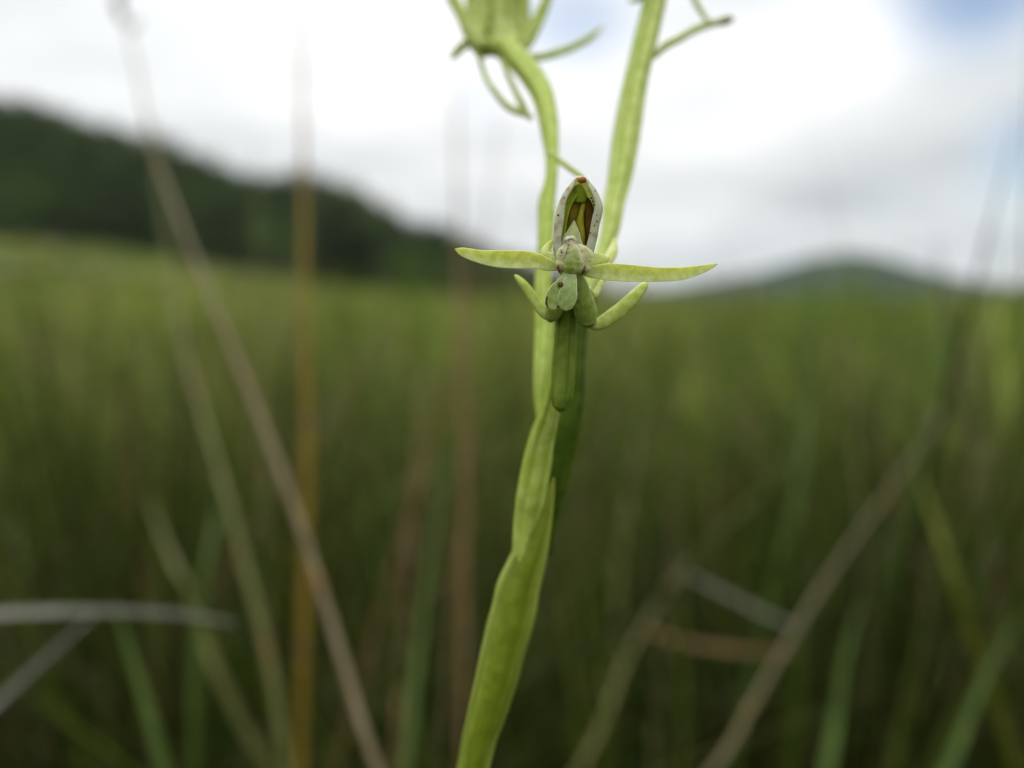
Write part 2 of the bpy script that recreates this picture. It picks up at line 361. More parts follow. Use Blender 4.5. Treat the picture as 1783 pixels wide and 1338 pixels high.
hz = [(x, y, z) for x in (-3200, 3200) for y in (-3200, 3200) for z in (-14, 150)]
hm_ = bpy.data.materials.new('haze'); hm_.use_nodes = True; hn = hm_.node_tree; hn.nodes.clear()
ho = hn.nodes.new('ShaderNodeOutputMaterial'); hv_ = hn.nodes.new('ShaderNodeVolumePrincipled'); hn.links.new(hv_.outputs[0], ho.inputs['Volume'])
hv_.inputs['Color'].default_value = (.80, .90, 1, 1); hv_.inputs['Density'].default_value = .00006; hv_.inputs['Anisotropy'].default_value = .2
hb = link('haze', hz, [(0, 1, 3, 2), (4, 6, 7, 5), (0, 4, 5, 1), (2, 3, 7, 6), (0, 2, 6, 4), (1, 5, 7, 3)], hm_, smooth=False); hb['kind'] = 'stuff'

# ---------------------------------------------------------------- foliage masses
def leaf_cloud(centres, radii, per, size, rg):
    """quads scattered through lumpy crowns; returns (verts, faces) arrays"""
    cs = np.repeat(centres, per, axis=0); rd = np.repeat(radii, per, axis=0)
    k = len(cs); d = rg.normal(size=(k, 3)); d /= np.linalg.norm(d, axis=1)[:, None]
    rad = rg.uniform(.45, 1.05, k) ** .6
    lump = 1 + .22 * np.sin(d[:, 0] * 5 + cs[:, 0]) * np.sin(d[:, 1] * 4 + cs[:, 1]) + .15 * np.sin(d[:, 2] * 7 + cs[:, 0])
    p = cs + d * rd * (rad * lump)[:, None]
    nrm = d + rg.normal(size=(k, 3)) * .7; nrm /= np.linalg.norm(nrm, axis=1)[:, None]
    a = np.cross(nrm, rg.normal(size=(k, 3))); a /= np.linalg.norm(a, axis=1)[:, None]; b = np.cross(nrm, a)
    s = (size * rg.uniform(.5, 1.2, k))[:, None]
    vv = np.stack([p - a * s, p - b * s * .6, p + a * s, p + b * s * .6], 1).reshape(-1, 3)
    ff = np.arange(4 * k).reshape(-1, 4)
    return vv, ff
def fast_mesh(name, vv, ff, mat, attr=None):
    """quads or triangles straight from arrays"""
    me = bpy.data.meshes.new(name); n = len(ff); q = ff.shape[1]
    me.vertices.add(len(vv)); me.vertices.foreach_set('co', np.asarray(vv, np.float32).ravel())
    me.loops.add(n * q); me.loops.foreach_set('vertex_index', np.asarray(ff, np.int32).ravel())
    me.polygons.add(n); me.polygons.foreach_set('loop_start', np.arange(0, n * q, q, dtype=np.int32)); 
    me.update(calc_edges=True)
    if attr is not None:
        for nm, arr in attr.items():
            at_ = me.attributes.new(nm, 'FLOAT', 'POINT'); at_.data.foreach_set('value', np.asarray(arr, np.float32))
    me.materials.append(mat); return me
def leaf_mat(name, c1, c2, transl=.3):
    m = bpy.data.materials.new(name); m.use_nodes = True; t = m.node_tree; bs = t.nodes['Principled BSDF']
    co = t.nodes.new('ShaderNodeTexCoord'); n1 = t.nodes.new('ShaderNodeTexNoise'); n1.inputs['Scale'].default_value = .045; n1.inputs['Detail'].default_value = 9; n1.inputs['Roughness'].default_value = .7
    t.links.new(co.outputs['Object'], n1.inputs['Vector'])
    mx = t.nodes.new('ShaderNodeMix'); mx.data_type = 'RGBA'; mr = t.nodes.new('ShaderNodeMapRange'); mr.inputs['From Min'].default_value = .35; mr.inputs['From Max'].default_value = .65
    t.links.new(n1.outputs[0], mr.inputs['Value']); t.links.new(mr.outputs[0], mx.inputs[0]); mx.inputs[6].default_value = (*c1, 1); mx.inputs[7].default_value = (*c2, 1)
    t.links.new(mx.outputs[2], bs.inputs['Base Color']); bs.inputs['Roughness'].default_value = .75; bs.inputs['Specular IOR Level'].default_value = .08
    tr = t.nodes.new('ShaderNodeBsdfTranslucent'); t.links.new(mx.outputs[2], tr.inputs['Color'])
    ms = t.nodes.new('ShaderNodeMixShader'); ms.inputs[0].default_value = transl; t.links.new(bs.outputs[0], ms.inputs[1]); t.links.new(tr.outputs[0], ms.inputs[2]); t.links.new(ms.outputs[0], t.nodes['Material Output'].inputs[0])
    return m
WOODL = leaf_mat('wood_leaves', (.008, .020, .003), (.050, .078, .012))
DARKL = leaf_mat('dark_leaves', (.008, .015, .004), (.018, .028, .007), .2)
GREENL = leaf_mat('green_leaves', (.035, .070, .012), (.06, .10, .02), .3)
BARK = ground_mat('bark', [(.05, .04, .03), (.09, .075, .055)], 6)
# the wood on the hillside: crowns all over the slope
V3 = hv.reshape(hr, hc, 3); cen, rad = [], []
for _ in range(3600):
    i = rnd.uniform(1.5, 17); j = rnd.uniform(70, hc - 6)
    i0, j0 = int(i), int(j); p = V3[i0, j0] * (1 - (i - i0)) + V3[i0 + 1, j0] * (i - i0)
    p = p + (V3[i0, j0 + 1] - V3[i0, j0]) * (j - j0)
    s = rnd.uniform(1.6, 3.6); cen.append(p + np.array([0, 0, s * .8])); rad.append((s * 1.2, s * 1.2, s))
vv, ff = leaf_cloud(np.array(cen), np.array(rad), 44, .75, rng)
o = bpy.data.objects.new('woodland', fast_mesh('woodland', vv, ff, WOODL)); C.objects.link(o); o['kind'] = 'stuff'; o['label'] = 'dense scrub wood covering the dark hillside behind the meadow'; o['category'] = 'woodland'

def tree(name, px, r, top_py, wide, label, mat, cat='tree', per=900, lumps=14, trunk=True):
    """a tree at photograph column px, r metres off, whose top reaches row top_py"""
    d = ray(px, 520); h = math.hypot(d.x, d.y); x, y = d.x / h * r, d.y / h * r; zb = float(gh(x, y)) - .1
    top = height_at(px, top_py, r); H = max(2, top - zb)
    root = thing(name, label, cat, (x, y, zb), 'trees and bushes at the foot of the hill')
    rg = np.random.default_rng(int(px) + 5); cs, rs_ = [], []
    for i in range(lumps):
        a = rg.uniform(0, 6.28); q = rg.uniform(0, 1) ** .5; hh = rg.uniform(.28, .86)
        wr = wide * .5 * q * math.sin(math.pi * min(1, hh * .95 + .1)) ** .6
        cs.append((math.cos(a) * wr, math.sin(a) * wr, H * hh)); s = rg.uniform(.14, .24) * min(H, wide); rs_.append((s, s, s * .8))
    cs.append((0, 0, H * .86)); rs_.append((wide * .2, wide * .2, H * .14))
    v_, f_ = leaf_cloud(np.array(cs), np.array(rs_), per // lumps, max(.14, H * .035), rg)
    cr = bpy.data.objects.new('crown', fast_mesh('crown', v_, f_, mat)); C.objects.link(cr); cr.parent = root
    # trunk with limbs reaching into the crown
    vs, fs, us = [], [], []
    def limb(p0, p1, r0, r1):
        b0 = len(vs); k = 7; p0 = np.array(p0); p1 = np.array(p1)
        for t in np.linspace(0, 1, 5):
            c = p0 + (p1 - p0) * t + np.array([math.sin(t * 5) * r0, math.cos(t * 4) * r0 - r0, 0])
            for j in range(k):
                a = 6.283 * j / k; rr_ = r0 + (r1 - r0) * t; vs.append(Vector((c[0] + rr_ * math.cos(a), c[1] + rr_ * math.sin(a), c[2])) + root.location); us.append((j / k, t))
        for i in range(4):
            for j in range(k):
                a = b0 + i * k + j; b = b0 + i * k + (j + 1) % k; fs.append((a, b, b + k, a + k))
    tr = max(.06, H * .03)
    limb((0, 0, 0), (0, 0, H * .75), tr, tr * .35)
    for i in range(7): limb((0, 0, H * rg.uniform(.15, .5)), cs[i], tr * .5, tr * .12)
    link('trunk', vs, fs, BARK, root, us)
    return root
tree('tree', 585, 128, 352, 13, 'dark round-headed tree where the wooded hill steps down, right of the orange stalk', DARKL, per=1500)
tree('tree', 655, 122, 392, 9, 'dark lower tree on the right slope of the wood, nearer the flower', DARKL)
tree('tree', 475, 126, 372, 9, 'mid green tree between the brown leaning stalk and the orange upright stalk', GREENL)
tree('tree', 395, 124, 355, 9, 'blackish tree just right of the brown leaning stalk below the ridge', DARKL)
tree('tree', 205, 130, 318, 11, 'dark tree left of the brown leaning stalk on the lower hillside', DARKL)
tree('bush', 110, 118, 372, 9, 'low blackish bush at the foot of the hill near the left edge', DARKL, 'bush')
tree('tree', 20, 126, 300, 12, 'green tree standing against the hill at the far left edge', GREENL)
tree('bush', 745, 120, 440, 8, 'dull green bush low on the meadow edge left of the flower petals', GREENL, 'bush')
tree('bush', 820, 125, 452, 7, 'small grey green bush where the dark hill runs down behind the flower', WOODL, 'bush')
tree('tree', 1745, 170, 533, 18, 'dark blue green tree at the meadow edge by the right side of the view', DARKL)
tree('bush', 1310, 160, 520, 12, 'dusky olive bush in front of the left foot of the distant hill', WOODL, 'bush')

# ---------------------------------------------------------------- grass
def grass_mat():
    m = bpy.data.materials.new('grass_blades'); m.use_nodes = True; t = m.node_tree; bs = t.nodes['Principled BSDF']
    at_ = t.nodes.new('ShaderNodeAttribute'); at_.attribute_name = 'tint'
    cr = t.nodes.new('ShaderNodeValToRGB'); t.links.new(at_.outputs['Fac'], cr.inputs[0])
    stops = [(0, (.045, .036, .015)), (.03, (.055, .048, .018)), (.05, (.045, .10, .010)), (.3, (.108, .152, .018)), (.55, (.155, .19, .030)), (.75, (.22, .215, .06)), (.86, (.24, .16, .06)), (1, (.32, .26, .15))]
    el = cr.color_ramp.elements; el[0].position, el[0].color = 0, (*stops[0][1], 1); el[1].position, el[1].color = 1, (*stops[-1][1], 1)
    for p, c in stops[1:-1]: e = el.new(p); e.color = (*c, 1)
    # painted shade: blade colour is scaled down round the orchid, fuller farther off
    a2 = t.nodes.new('ShaderNodeAttribute'); a2.attribute_name = 'shade_tone'
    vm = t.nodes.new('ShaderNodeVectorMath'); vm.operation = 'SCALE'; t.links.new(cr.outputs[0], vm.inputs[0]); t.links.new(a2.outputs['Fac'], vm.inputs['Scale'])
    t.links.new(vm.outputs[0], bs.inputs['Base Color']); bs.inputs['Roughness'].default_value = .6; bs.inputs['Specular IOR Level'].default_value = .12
    tr = t.nodes.new('ShaderNodeBsdfTranslucent'); t.links.new(vm.outputs[0], tr.inputs['Color'])
    ms = t.nodes.new('ShaderNodeMixShader'); ms.inputs[0].default_value = .22; t.links.new(bs.outputs[0], ms.inputs[1]); t.links.new(tr.outputs[0], ms.inputs[2]); t.links.new(ms.outputs[0], t.nodes['Material Output'].inputs[0])
    return m
GRASS = grass_mat()
def blades(x, y, h, wd, lean, curve, seg, tint, rg):
    """ribbon blades: verts (n, seg+1, 2, 3)"""
    n = len(x); yaw = rg.uniform(0, 6.283, n); ld = rg.uniform(0, 6.283, n)
    t = np.linspace(0, 1, seg + 1)[None, :]
    bend = lean[:, None] * t + curve[:, None] * t ** 2.2
    zc = h[:, None] * t * np.sqrt(np.maximum(.15, 1 - np.minimum(.8, bend ** 2 * .5)))
    px = x[:, None] + np.cos(ld)[:, None] * bend * h[:, None]; py = y[:, None] + np.sin(ld)[:, None] * bend * h[:, None]
    pz = gh(x, y)[:, None] + zc
    ww = wd[:, None] * np.minimum(1, (1 - t) * 2.2 + .02) * (.6 + .4 * np.minimum(1, t * 6))
    tw = yaw[:, None] + t * 1.2
    ax, ay = np.cos(tw) * ww / 2, np.sin(tw) * ww / 2
    vv = np.empty((n, seg + 1, 2, 3)); vv[:, :, 0, 0] = px - ax; vv[:, :, 1, 0] = px + ax; vv[:, :, 0, 1] = py - ay; vv[:, :, 1, 1] = py + ay; vv[:, :, 0, 2] = pz; vv[:, :, 1, 2] = pz
    base = np.arange(n)[:, None] * (seg + 1) * 2 + np.arange(seg)[None, :] * 2
    ff = np.stack([base, base + 1, base + 3, base + 2], -1).reshape(-1, 4)
    return vv.reshape(-1, 3), ff, np.repeat(tint, (seg + 1) * 2)
def scatter(n, r0, r1, a0, a1, rg, clump):
    r = np.sqrt(rg.uniform(r0 * r0, r1 * r1, n)); a = rg.uniform(a0, a1, n)
    x, y = r * np.sin(a), r * np.cos(a)
    if clump:   # pull blades together into tufts
        g_ = clump; cx, cy = np.round(x / g_) * g_, np.round(y / g_) * g_
        hsh = np.sin(cx * 127.1 / g_ * .1 + cy * 311.7 / g_ * .1) * 43758.5; hsh -= np.floor(hsh)
        cx = cx + (hsh - .5) * g_; cy = cy + ((hsh * 7.13) % 1 - .5) * g_
        k = rg.uniform(.1, 1, n) ** .8; x = cx + (x - cx) * k; y = cy + (y - cy) * k
    return x, y
_G = np.random.default_rng(99).uniform(0, 1, (256, 256))
def vnoise(x, y, s):
    x = x * s + 37.3; y = y * s + 11.7; xi = np.floor(x).astype(int); yi = np.floor(y).astype(int); fx = x - xi; fy = y - yi; fx = fx * fx * (3 - 2 * fx); fy = fy * fy * (3 - 2 * fy)
    g = lambda a, b: _G[a % 256, b % 256]
    return (g(xi, yi) * (1 - fx) + g(xi + 1, yi) * fx) * (1 - fy) + (g(xi, yi + 1) * (1 - fx) + g(xi + 1, yi + 1) * fx) * fy
def patch_tint(x, y, s):
    return np.clip(.5 + 1.5 * (.55 * vnoise(x, y, s) + .45 * vnoise(x + 5, y - 3, s * 2.7) - .5), 0, 1)
def field(n, r0, r1, a0, a1, hm, hs, w0, seg, clump, seed, lean=.25, dry=.13, keep=None):
    rg = np.random.default_rng(seed); x, y = scatter(n, r0, r1, a0, a1, rg, clump)
    kk = rg.uniform(0, 1, n) < .12 + 1.3 * vnoise(x - 4, y + 2, 11.0 / math.sqrt(r0 * r1)) ** 1.3; x, y = x[kk], y[kk]
    if keep is not None: k = keep(x, y); x, y = x[k], y[k]
    n = len(x); h = np.clip(rg.normal(hm, hs, n), hm * .35, hm * 1.26)
    s_ = 9.0 / math.sqrt(r0 * r1)          # tufts and colour patches, coarser farther out
    h *= .66 + .56 * patch_tint(x + 9, y, s_ * .8)
    tint = np.clip(patch_tint(x, y, s_) * .8 - .08 + rg.uniform(-.12, .18, n), .05, .74)
    if hm < .33: tint = tint * 0 + rg.uniform(0, .045, n); dry = 0
    d = rg.uniform(0, 1, n) < dry * 4 * patch_tint(x + 3, y + 8, s_ * .9) ** 2.5; tint = np.where(d, rg.uniform(.78, 1, n), tint)
    wd = w0 * rg.uniform(.5, 1.4, n)
    B = blades(x, y, h, wd, np.abs(rg.normal(0, lean, n)), np.abs(rg.normal(.1, .25, n)), seg, tint, rg)
    if r0 < 1:          # drop the few blades that would droop right across the gap in front of the lens
        q = B[0].reshape(n, -1, 3) - np.array(EYE); dep = q @ np.array(FW); okb = ~np.any((dep > -.03) & (dep < .23) & (np.abs(q[:, :, 0]) < .04 + .75 * np.maximum(dep, 0)) & (np.abs(q @ np.array(UP)) < .04 + .6 * np.maximum(dep, 0)), axis=1)
        okb &= (q[:, :, 2].max(axis=1) < .03) | (rg.uniform(0, 1, n) < .12)     # and thin out the ones overtopping the orchid
        vv_ = B[0].reshape(n, -1, 3)[okb]; m_ = len(vv_); tt_ = B[2].reshape(n, -1)[okb]; b_ = np.arange(m_)[:, None] * (seg + 1) * 2 + np.arange(seg)[None, :] * 2
        return vv_.reshape(-1, 3), np.stack([b_, b_ + 1, b_ + 3, b_ + 2], -1).reshape(-1, 4), tt_.ravel()
    return B
W1 = math.radians(62)
def clear(x, y):        # nothing roots in the gap the lens looks through
    return ~((y > -.05) & (y < .26) & (np.abs(x) < .09 + .35 * np.maximum(y, 0)))
parts = [
    field(44000, .20, .60, -W1 * 1.1, W1 * 1.1, .27, .07, .005, 4, .06, 31, lean=.35),
    field(8000, .36, 2.6, -W1, W1, .55, .07, .0042, 8, .2, 41, lean=.16, dry=.2),
    field(1250, .26, .80, -W1 * 1.1, W1 * 1.1, .43, .07, .0058, 8, .12, 42, lean=.42, dry=.22),
    field(4000, .8, 3.0, -W1, W1, .52, .07, .010, 8, .3, 43, lean=.34, dry=.2),
    field(60000, .60, 2.0, -W1, W1, .30, .07, .007, 4, .1, 32, lean=.35),
    field(29000, .24, .60, -W1 * 1.1, W1 * 1.1, .37, .09, .0040, 7, .06, 11, lean=.22, keep=clear),
    field(10000, .14, .9, W1 * 1.1, 2 * math.pi - W1 * 1.1, .50, .08, .005, 5, .05, 12, lean=.12, keep=clear),  # unseen grass behind the camera, made tall and dense to block front light
    field(68000, .60, 1.6, -W1, W1, .45, .08, .0048, 6, .11, 13, lean=.22),
    field(130000, 1.6, 5, -W1, W1, .46, .09, .0075, 4, .25, 14, lean=.22),
    field(125000, 5, 16, -W1, W1, .48, .09, .016, 3, .7, 15, lean=.2),
    field(105000, 16, 60, -W1, W1, .50, .12, .06, 2, 2.4, 16, lean=.15),
    field(90000, 60, 210, -W1, W1, .6, .2, .22, 2, 8, 17, lean=.15),
]
vs, fs, ts, bs_, off = [], [], [], [], 0
for a, b, c in parts:
    vs.append(a); fs.append(b + off); ts.append(c); off += len(a)
    if len(c) and len(b):
        nv_ = int(np.argmax(np.diff(c) != 0)) + 1 if np.any(np.diff(c) != 0) else 2
        nv_ = max(2, min(nv_, 20)); nb = len(a) // nv_
        if nb * nv_ != len(a): nv_ = 2; nb = len(a) // 2
        root = np.repeat(a.reshape(nb, nv_, 3)[:, 0, :2], nv_, axis=0)              # every blade keeps one shade of its own
        bs_.append(np.column_stack([root, np.repeat(np.random.default_rng(nb).uniform(.6, 1.4, nb) if nb > 5000 else np.random.default_rng(nb).uniform(.55, 1.25, nb) ** 2.2, nv_)]))
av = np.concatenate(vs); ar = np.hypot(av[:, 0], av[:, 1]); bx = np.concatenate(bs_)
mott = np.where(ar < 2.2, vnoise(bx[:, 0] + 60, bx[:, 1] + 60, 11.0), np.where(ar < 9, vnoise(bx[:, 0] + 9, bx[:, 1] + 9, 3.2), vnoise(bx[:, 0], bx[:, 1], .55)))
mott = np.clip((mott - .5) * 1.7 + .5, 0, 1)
shade_tone = (.34 + .88 * sm(ar, .25, 1.3) ** .8) * (.40 + 1.1 * mott) * bx[:, 2]  # painted shade close in, times patch mottling and each blade's own tone
me = fast_mesh('grass', np.concatenate(vs), np.concatenate(fs), GRASS, {'tint': np.concatenate(ts), 'shade_tone': shade_tone})
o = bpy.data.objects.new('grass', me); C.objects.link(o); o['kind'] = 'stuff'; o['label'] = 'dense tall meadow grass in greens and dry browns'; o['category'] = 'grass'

# ---------------------------------------------------------------- single stalks and blades one can tell apart
def dry_mat(name, a, b, transl=.15): return plant_mat(name, a, b, transl=transl, sss=0, rough=.6, vein=1.2, scale=160, spec=.2, bump=.2)
BROWN = dry_mat('brown_culm', (.125, .092, .044), (.17, .13, .07))
TANC = dry_mat('tan_culm', (.085, .070, .028), (.115, .095, .04))
ORANGE = dry_mat('orange_culm', (.165, .105, .010), (.21, .14, .015))
RUSSET = dry_mat('russet_culm', (.13, .075, .03), (.18, .11, .04))
GREY = dry_mat('bleached_blade', (.19, .185, .145), (.25, .245, .20))
GREYD = dry_mat('weathered_blade', (.12, .115, .085), (.17, .165, .125))
GREENB = dry_mat('green_blade', (.038, .070, .006), (.062, .098, .011), .25)
YELLOWB = dry_mat('yellow_green_blade', (.11, .125, .012), (.16, .17, .02), .3)
OLIVE = dry_mat('olive_culm', (.085, .09, .02), (.13, .125, .035))
def stalk(name, label, cat, mat, path, width, kind='tube', ground=True, nodes=0, head=False, group='stalks and blades standing out of the blurred meadow'):
    """path: (px, py, distance m) from the top down; width in mm"""
    P_ = [at(*p) for p in path]
    if ground:
        d = (P_[-1] - P_[-2]).normalized(); q = P_[-1].copy(); step = q.z / 6; v_ = d.copy()
        v_ = Vector((max(-1.2, min(1.2, v_.x)), max(-.25, min(.4, v_.y)), v_.z)).normalized()
        while q.z > 0:            # the rest of the stem bends over down to the soil
            q = q + v_ * step; v_ = (v_ + Vector((0, 0, -.22))).normalized()
            if q.z < 0: q.z = -.004
            P_.append(q.copy())
    loc = P_[-1].copy()
    root = thing(name, label, cat, loc, group)
    hw = width / 2000 * .54; rows = []
    n = len(P_)
    for i in range(n):
        f = i / (n - 1); t = hw * (.35 + .65 * min(1, f * 3.2))
        rows.append((t, t, 0, 0) if kind == 'tube' else ((t * (.25 if i == 0 else 1)), .00016, .35 * math.sin(i * 1.3), .35))
    v, f_, u = sweep(P_, rows, 80, 12 if kind == 'tube' else 14, 'tube' if kind == 'tube' else 'leaf', .04, len(label))
    link('culm' if kind == 'tube' else 'blade', v, f_, mat, root, u)
    if kind == 'tube' and nodes:
        S = crom([tuple(p) for p in P_], 60)
        for k in range(nodes):
            c = Vector(S[int(6 + 22 * (k + .5) / nodes)]); d = Vector(S[int(6 + 22 * (k + .5) / nodes) + 1]) - c; d.normalize()
            vv, ff_, uu = sweep([c - d * .0022, c - d * .0009, c + d * .0009, c + d * .0022], [(hw * .9, hw * .9, 0, 0), (hw * 1.14, hw * 1.14, 0, 0), (hw * 1.14, hw * 1.14, 0, 0), (hw * .9, hw * .9, 0, 0)], 8, 10, 'tube', 0, 1)
            link('node', vv, ff_, RUSSET if mat is not RUSSET else BROWN, root, uu)
    if head:            # loose spikelets up the top
        S = crom([tuple(p) for p in P_[:2]], 14)
        for k in range(12):
            c = Vector(S[k]); a = rnd.uniform(0, 6.28); e = c + Vector((math.cos(a) * .004, math.sin(a) * .004, .006))
            vv, ff_, uu = sweep([c, (c + e) / 2, e], [(.0002, .0002, 0, 0), (.0009, .0006, 0, 0), (.0001, .0001, 0, 0)], 7, 8, 'tube', 0, 1)
            link('spikelet', vv, ff_, mat, root, uu)
    return root
stalk('grass_stalk', 'long pale brown dry stalk leaning from the top left across the wooded hill', 'stalk', BROWN,
      [(185, -90, .36), (232, 90, .31), (268, 260, .27), (335, 440, .235), (425, 660, .205), (510, 880, .18), (575, 1080, .165), (655, 1338, .15)], 3.1, nodes=3, head=True)
stalk('grass_stalk', 'orange brown upright stalk crossing the wooded ridge left of the flower', 'stalk', ORANGE,
      [(520, -20, .34), (526, 160, .30), (529, 330, .27), (531, 560, .25), (534, 800, .24), (530, 1050, .235), (522, 1338, .23)], 4.6, nodes=3)
stalk('grass_stalk', 'olive and rust stalk running down just left of the long pale brown one', 'stalk', OLIVE,
      [(262, 200, .40), (285, 380, .36), (318, 600, .31), (370, 780, .27), (425, 980, .245), (470, 1160, .23), (500, 1338, .22)], 4.4, nodes=2)
stalk('grass_stalk', 'russet upright stalk close to the left petal tip of the flower', 'stalk', RUSSET,
      [(792, 60, .42), (795, 260, .38), (800, 470, .34), (806, 700, .31), (808, 950, .29), (806, 1338, .27)], 4.2, nodes=2)
stalk('grass_stalk', 'thin dry stalk slanting up into the sky just left of the orchid stem', 'stalk', RUSSET,
      [(880, 150, .52), (858, 330, .47), (838, 520, .43), (820, 760, .40), (790, 1050, .37), (770, 1338, .34)], 3.0, nodes=2)
stalk('grass_stalk', 'tan stalk slanting from the right middle down to the bottom right', 'stalk', TANC,
      [(1750, 480, .50), (1692, 610, .44), (1600, 780, .37), (1480, 950, .31), (1390, 1090, .27), (1320, 1210, .25), (1245, 1338, .23)], 3.6, nodes=2)
stalk('grass_stalk', 'thin olive stalk standing on the hill between the brown and orange stalks', 'stalk', OLIVE,
      [(446, 250, .55), (450, 420, .5), (452, 640, .46), (462, 900, .42), (470, 1338, .38)], 4.0, nodes=2)
stalk('grass_stalk', 'short reddish stalk in the meadow between the orange stalk and the orchid', 'stalk', RUSSET,
      [(742, 640, .50), (728, 800, .44), (712, 960, .39), (700, 1150, .36), (690, 1338, .33)], 4.4, nodes=2)
stalk('grass_stalk', 'faint olive brown stalk slanting up to the right below the right petal', 'stalk', OLIVE,
      [(1440, 700, .55), (1330, 850, .48), (1200, 980, .40), (1100, 1130, .34), (1010, 1338, .29)], 4.2, nodes=2)
stalk('dead_grass_shoot', 'bleached grey grass blade lying level across the lower left', 'grass shoot', GREY,
      [(412, 1086, .165), (330, 1072, .167), (200, 1064, .17), (60, 1066, .175), (-120, 1075, .18)], 3.8, kind='leaf')
stalk('dead_grass_shoot', 'greyish dry blade slanting up to the level one at the left edge', 'grass shoot', GREY,
      [(175, 1060, .20), (110, 1118, .195), (20, 1200, .19), (-90, 1300, .18)], 3.6, kind='leaf')
stalk('dead_grass_shoot', 'grey brown broken blade slanting down to the right to meet the tan stalk', 'grass shoot', GREYD,
      [(1165, 985, .30), (1240, 1022, .295), (1330, 1068, .285), (1398, 1096, .275)], 2.8, kind='leaf', ground=False)
stalk('dead_grass_shoot', 'short brown blade below the grey broken one right of the orchid stem', 'grass shoot', RUSSET,
      [(1090, 1080, .34), (1170, 1112, .33), (1270, 1130, .325), (1395, 1136, .32)], 4.2, kind='leaf', ground=False)
G2 = [('green blade arching from under the bleached level blade to the bottom left', GREENB, [(195, 1040, .20), (225, 1130, .195), (255, 1230, .19), (285, 1338, .185)], 5.2),
      ('tall bright green blade standing against the distant hill on the right', GREENB, [(1412, 440, .42), (1410, 540, .40), (1406, 680, .38), (1398, 800, .36)], 5.6),
      ('yellow green blade bent over near the right edge', YELLOWB, [(1590, 800, .30), (1625, 900, .29), (1660, 1000, .28), (1690, 1090, .28)], 7.0),
      ('dark green upright blade rising left of the orchid stem base', GREENB, [(775, 760, .32), (760, 900, .28), (735, 1080, .25), (705, 1338, .22)], 4.6),
      ('green blade at the bottom right between the tan stalk and the edge', GREENB, [(1500, 1040, .28), (1470, 1150, .26), (1455, 1250, .25), (1440, 1338, .24)], 6.5),
      ('slanting green blade in the bottom right corner', GREENB, [(1783, 1060, .30), (1735, 1140, .28), (1690, 1240, .26), (1650, 1338, .25)], 6.5),
      ('small leafy green blade before the low meadow right of the distant hill top', GREENB, [(1640, 500, .55), (1636, 570, .52), (1628, 660, .5), (1620, 760, .48)], 7.0),
      ('dull green blade leaning left beside the olive stalk low on the left', OLIVE, [(255, 860, .33), (290, 950, .31), (335, 1050, .29), (370, 1150, .28)], 6.0),
      ('bright green blade crossing the orange stalk foot', GREENB, [(430, 930, .27), (385, 880, .30), (360, 980, .27), (345, 1100, .26)], 5.0),
      ('pale green blade just right of the orchid stem', OLIVE, [(1120, 650, .60), (1105, 800, .52), (1080, 960, .46), (1070, 1200, .42)], 6.0),
      ('slender green blade against the dark tree right of the orange stalk', GREENB, [(655, 330, .62), (662, 480, .58), (668, 640, .54), (676, 860, .5)], 4.6)]
for lab, m_, pth, wd in G2: stalk('grass_shoot', lab, 'grass shoot', m_, pth, wd, kind='leaf')

# thin stems lost in the blur among the meadow grass: one mass of four colours
r2 = random.Random(21)
mv, mf, mu, mm, KIND = [], [], [], [], [OLIVE, TANC, GREENB, RUSSET]
for i in range(46):
    d_ = r2.uniform(.32, .95); px = r2.uniform(-60, 1840); top = r2.uniform(540, 860) if i % 5 else r2.uniform(360, 520); ln = r2.uniform(-.42, .42) * (1 if i % 3 else 2)
    if abs(px - 930) < 60: px += 150
    P_ = [at(px + ln * (1000 - y_) * .8 + 14 * math.sin(y_ * .006 + i), y_, d_ * (1.06 - .0001 * (y_ - top))) for y_ in (top, top + 130, top + 280, top + 450)]
    v_ = (P_[-1] - P_[-2]).normalized(); q = P_[-1].copy(); step = q.z / 5
    while q.z > 0:
        q = q + v_ * step; v_ = (v_ + Vector((0, 0, -.22))).normalized()
        if q.z < 0: q.z = -.004
        P_.append(q.copy())
    hw = r2.uniform(3.5, 6.5) * (.7 + .6 * d_) / 2000 * .54; n_ = len(P_)
    rows = [(hw * min(1, .3 + 2 * k / n_), hw * (1 if i % 2 else .15), .3 * k, 0 if i % 2 else .3) for k in range(n_)]
    a, b, c = sweep(P_, rows, 40, 10, 'tube' if i % 2 else 'leaf', .05, i)
    o_ = len(mv); mv += a; mf += [tuple(k + o_ for k in f_) for f_ in b]; mu += c; mm += [i % 4] * len(b)
gs = link('wild_grass', mv, mf, KIND[0], None, mu)
for k in KIND[1:]: gs.data.materials.append(k)
gs.data.polygons.foreach_set('material_index', mm); gs['kind'] = 'stuff'; gs['label'] = 'thin olive, tan, green and reddish stems lost in the blurred meadow'; gs['category'] = 'grass'

# ---------------------------------------------------------------- the orchid
base_pt = near(770, 1500, -330); ground_pt = Vector((base_pt.x - .03, base_pt.y + .02, 0))
orchid = thing('orchid', 'pale green orchid in sharp focus with an open hooded flower and long side sepals', 'orchid', ground_pt)

